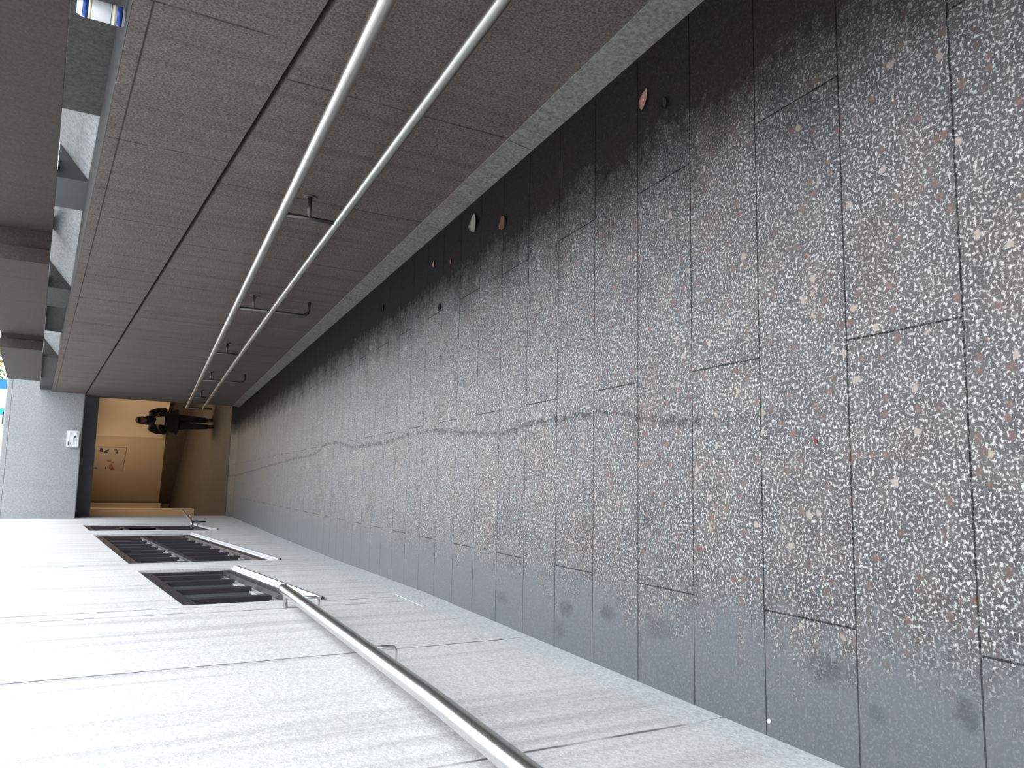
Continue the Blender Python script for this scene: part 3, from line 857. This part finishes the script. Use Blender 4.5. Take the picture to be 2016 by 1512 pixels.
# trousers and boots
for s, leg in ((-1, [P(-.085, 0, .90), P(-.09, -.03, .70), P(-.09, -.075, .49), P(-.087, -.075, .32), P(-.085, -.085, .12)]),
               (1, [P(.085, 0, .90), P(.09, .02, .70), P(.09, .02, .49), P(.087, .06, .32), P(.085, .085, .13)])):
    bm = bmesh.new(); tube(bm, leg, [.105, .096, .076, .074, .058], 18); obj('trouser_leg', bm, M['trousers'], pr, True)
for x, y, dz in ((-.087, -.085, 0), (.087, .085, 0)):
    bm = bmesh.new()
    tube(bm, [P(x, y, .22), P(x, y, .10), P(x, y + .005, .05)], [.058, .052, .050], 16)
    ellipsoid(bm, P(x, y - .06, .045), .050, .125, .043)
    box(bm, PX + x - .045, PX + x + .045, PY + y - .17, PY + y + .045, PZ + .001, PZ + .018)
    b_ = obj('boot', bm, M['boots'], pr, True); fuse(b_, .010, 3)
# packet held between the hands: a thing of its own
bm = bmesh.new()
hexa(bm, [P(-.105, -.300, 1.13), P(.10, -.300, 1.13), P(.095, -.292, 1.13), P(-.10, -.292, 1.13),
          P(-.095, -.300, 1.33), P(.075, -.300, 1.30), P(.075, -.292, 1.30), P(-.09, -.292, 1.33)])
bmesh.ops.subdivide_edges(bm, edges=bm.edges[:], cuts=4, use_grid_fill=True)
for v in bm.verts: v.co += Vector((0, .012 * mnoise.noise(v.co * 14), .004 * mnoise.noise(v.co * 20)))
pk = obj('paper_packet', bm, M['gold'])
tag(pk, 'pale golden packet held at the chest of the person in black', 'packet')

# ------------------------------------------------------------------ light
w = bpy.data.worlds.new('overcast'); scene.world = w; w.use_nodes = True
nt = w.node_tree; bg = nt.nodes['Background']
tc = nt.nodes.new('ShaderNodeTexCoord'); sp = nt.nodes.new('ShaderNodeSeparateXYZ'); nt.links.new(tc.outputs['Generated'], sp.inputs[0])
dt = nt.nodes.new('ShaderNodeVectorMath'); dt.operation = 'DOT_PRODUCT'; nt.links.new(tc.outputs['Generated'], dt.inputs[0])
dt.inputs[1].default_value = Vector((.82, -.34, .46)).normalized()
mr = nt.nodes.new('ShaderNodeMapRange'); nt.links.new(dt.outputs['Value'], mr.inputs[0])
mr.interpolation_type = 'SMOOTHSTEP'; mr.inputs[1].default_value = .15; mr.inputs[2].default_value = 1.0
mr.inputs[3].default_value = .95; mr.inputs[4].default_value = 4.9
d2 = nt.nodes.new('ShaderNodeVectorMath'); d2.operation = 'DOT_PRODUCT'; nt.links.new(tc.outputs['Generated'], d2.inputs[0])
d2.inputs[1].default_value = Vector((.05, .86, .50)).normalized()
m2 = nt.nodes.new('ShaderNodeMapRange'); nt.links.new(d2.outputs['Value'], m2.inputs[0])
m2.interpolation_type = 'SMOOTHSTEP'; m2.inputs[1].default_value = .55; m2.inputs[2].default_value = 1.0
m2.inputs[3].default_value = 0; m2.inputs[4].default_value = 5.6
mm = nt.nodes.new('ShaderNodeMath'); mm.operation = 'MAXIMUM'
nt.links.new(mr.outputs[0], mm.inputs[0]); nt.links.new(m2.outputs[0], mm.inputs[1])
nt.links.new(mm.outputs[0], bg.inputs['Strength'])      # bright veiled sun side to the right; patch ahead added to brighten far paving
bg.inputs['Color'].default_value = (.95, .975, 1.0, 1)

def area(name, loc, size, energy, col, rot=(0, 0, 0)):
    l = bpy.data.lights.new(name, 'AREA'); l.energy = energy; l.color = col; l.shape = 'RECTANGLE'; l.size = size[0]; l.size_y = size[1]
    o = bpy.data.objects.new(name, l); COL.objects.link(o); o.location = loc; o.rotation_euler = rot
    return o
area('underpass_lamp', (1.3, 21.6, -1.02), (.3, 1.2), 48, (1.0, .80, .58))
area('underpass_lamp', (.0, 24.2, -1.02), (.3, 1.2), 18, (1.0, .80, .58))

# ------------------------------------------------------------------ camera (the phone was held sideways)
f = 1592.0
def nrm(v): return Vector(v).normalized()
Fv = nrm((-184, 942, -f)); Uv = nrm((256, 2737, f)); Uv = (Uv - Fv * Uv.dot(Fv)).normalized(); Rv = Fv.cross(Uv)
right = Vector((Rv.x, Fv.x, Uv.x)); up = Vector((Rv.y, Fv.y, Uv.y)); back = Vector((Rv.z, Fv.z, Uv.z))
cx_, cy_, cz_ = -up, right, back
cam = bpy.data.cameras.new('camera'); cam.sensor_width = 36; cam.sensor_fit = 'HORIZONTAL'; cam.lens = f / 2016 * 36
cam.clip_start = .02; cam.clip_end = 200
co = bpy.data.objects.new('camera', cam); COL.objects.link(co)
co.matrix_world = Matrix(((cx_.x, cy_.x, cz_.x, 0), (cx_.y, cy_.y, cz_.y, 0), (cx_.z, cy_.z, cz_.z, 0), (0, 0, 0, 1)))
scene.camera = co
scene.view_settings.view_transform = 'Standard'
scene.view_settings.look = 'None'
scene.view_settings.gamma = 1
scene.view_settings.exposure = 0.04
scene.view_settings.use_curve_mapping = False
scene.cycles.use_denoising = True
scene.cycles.max_bounces = 8
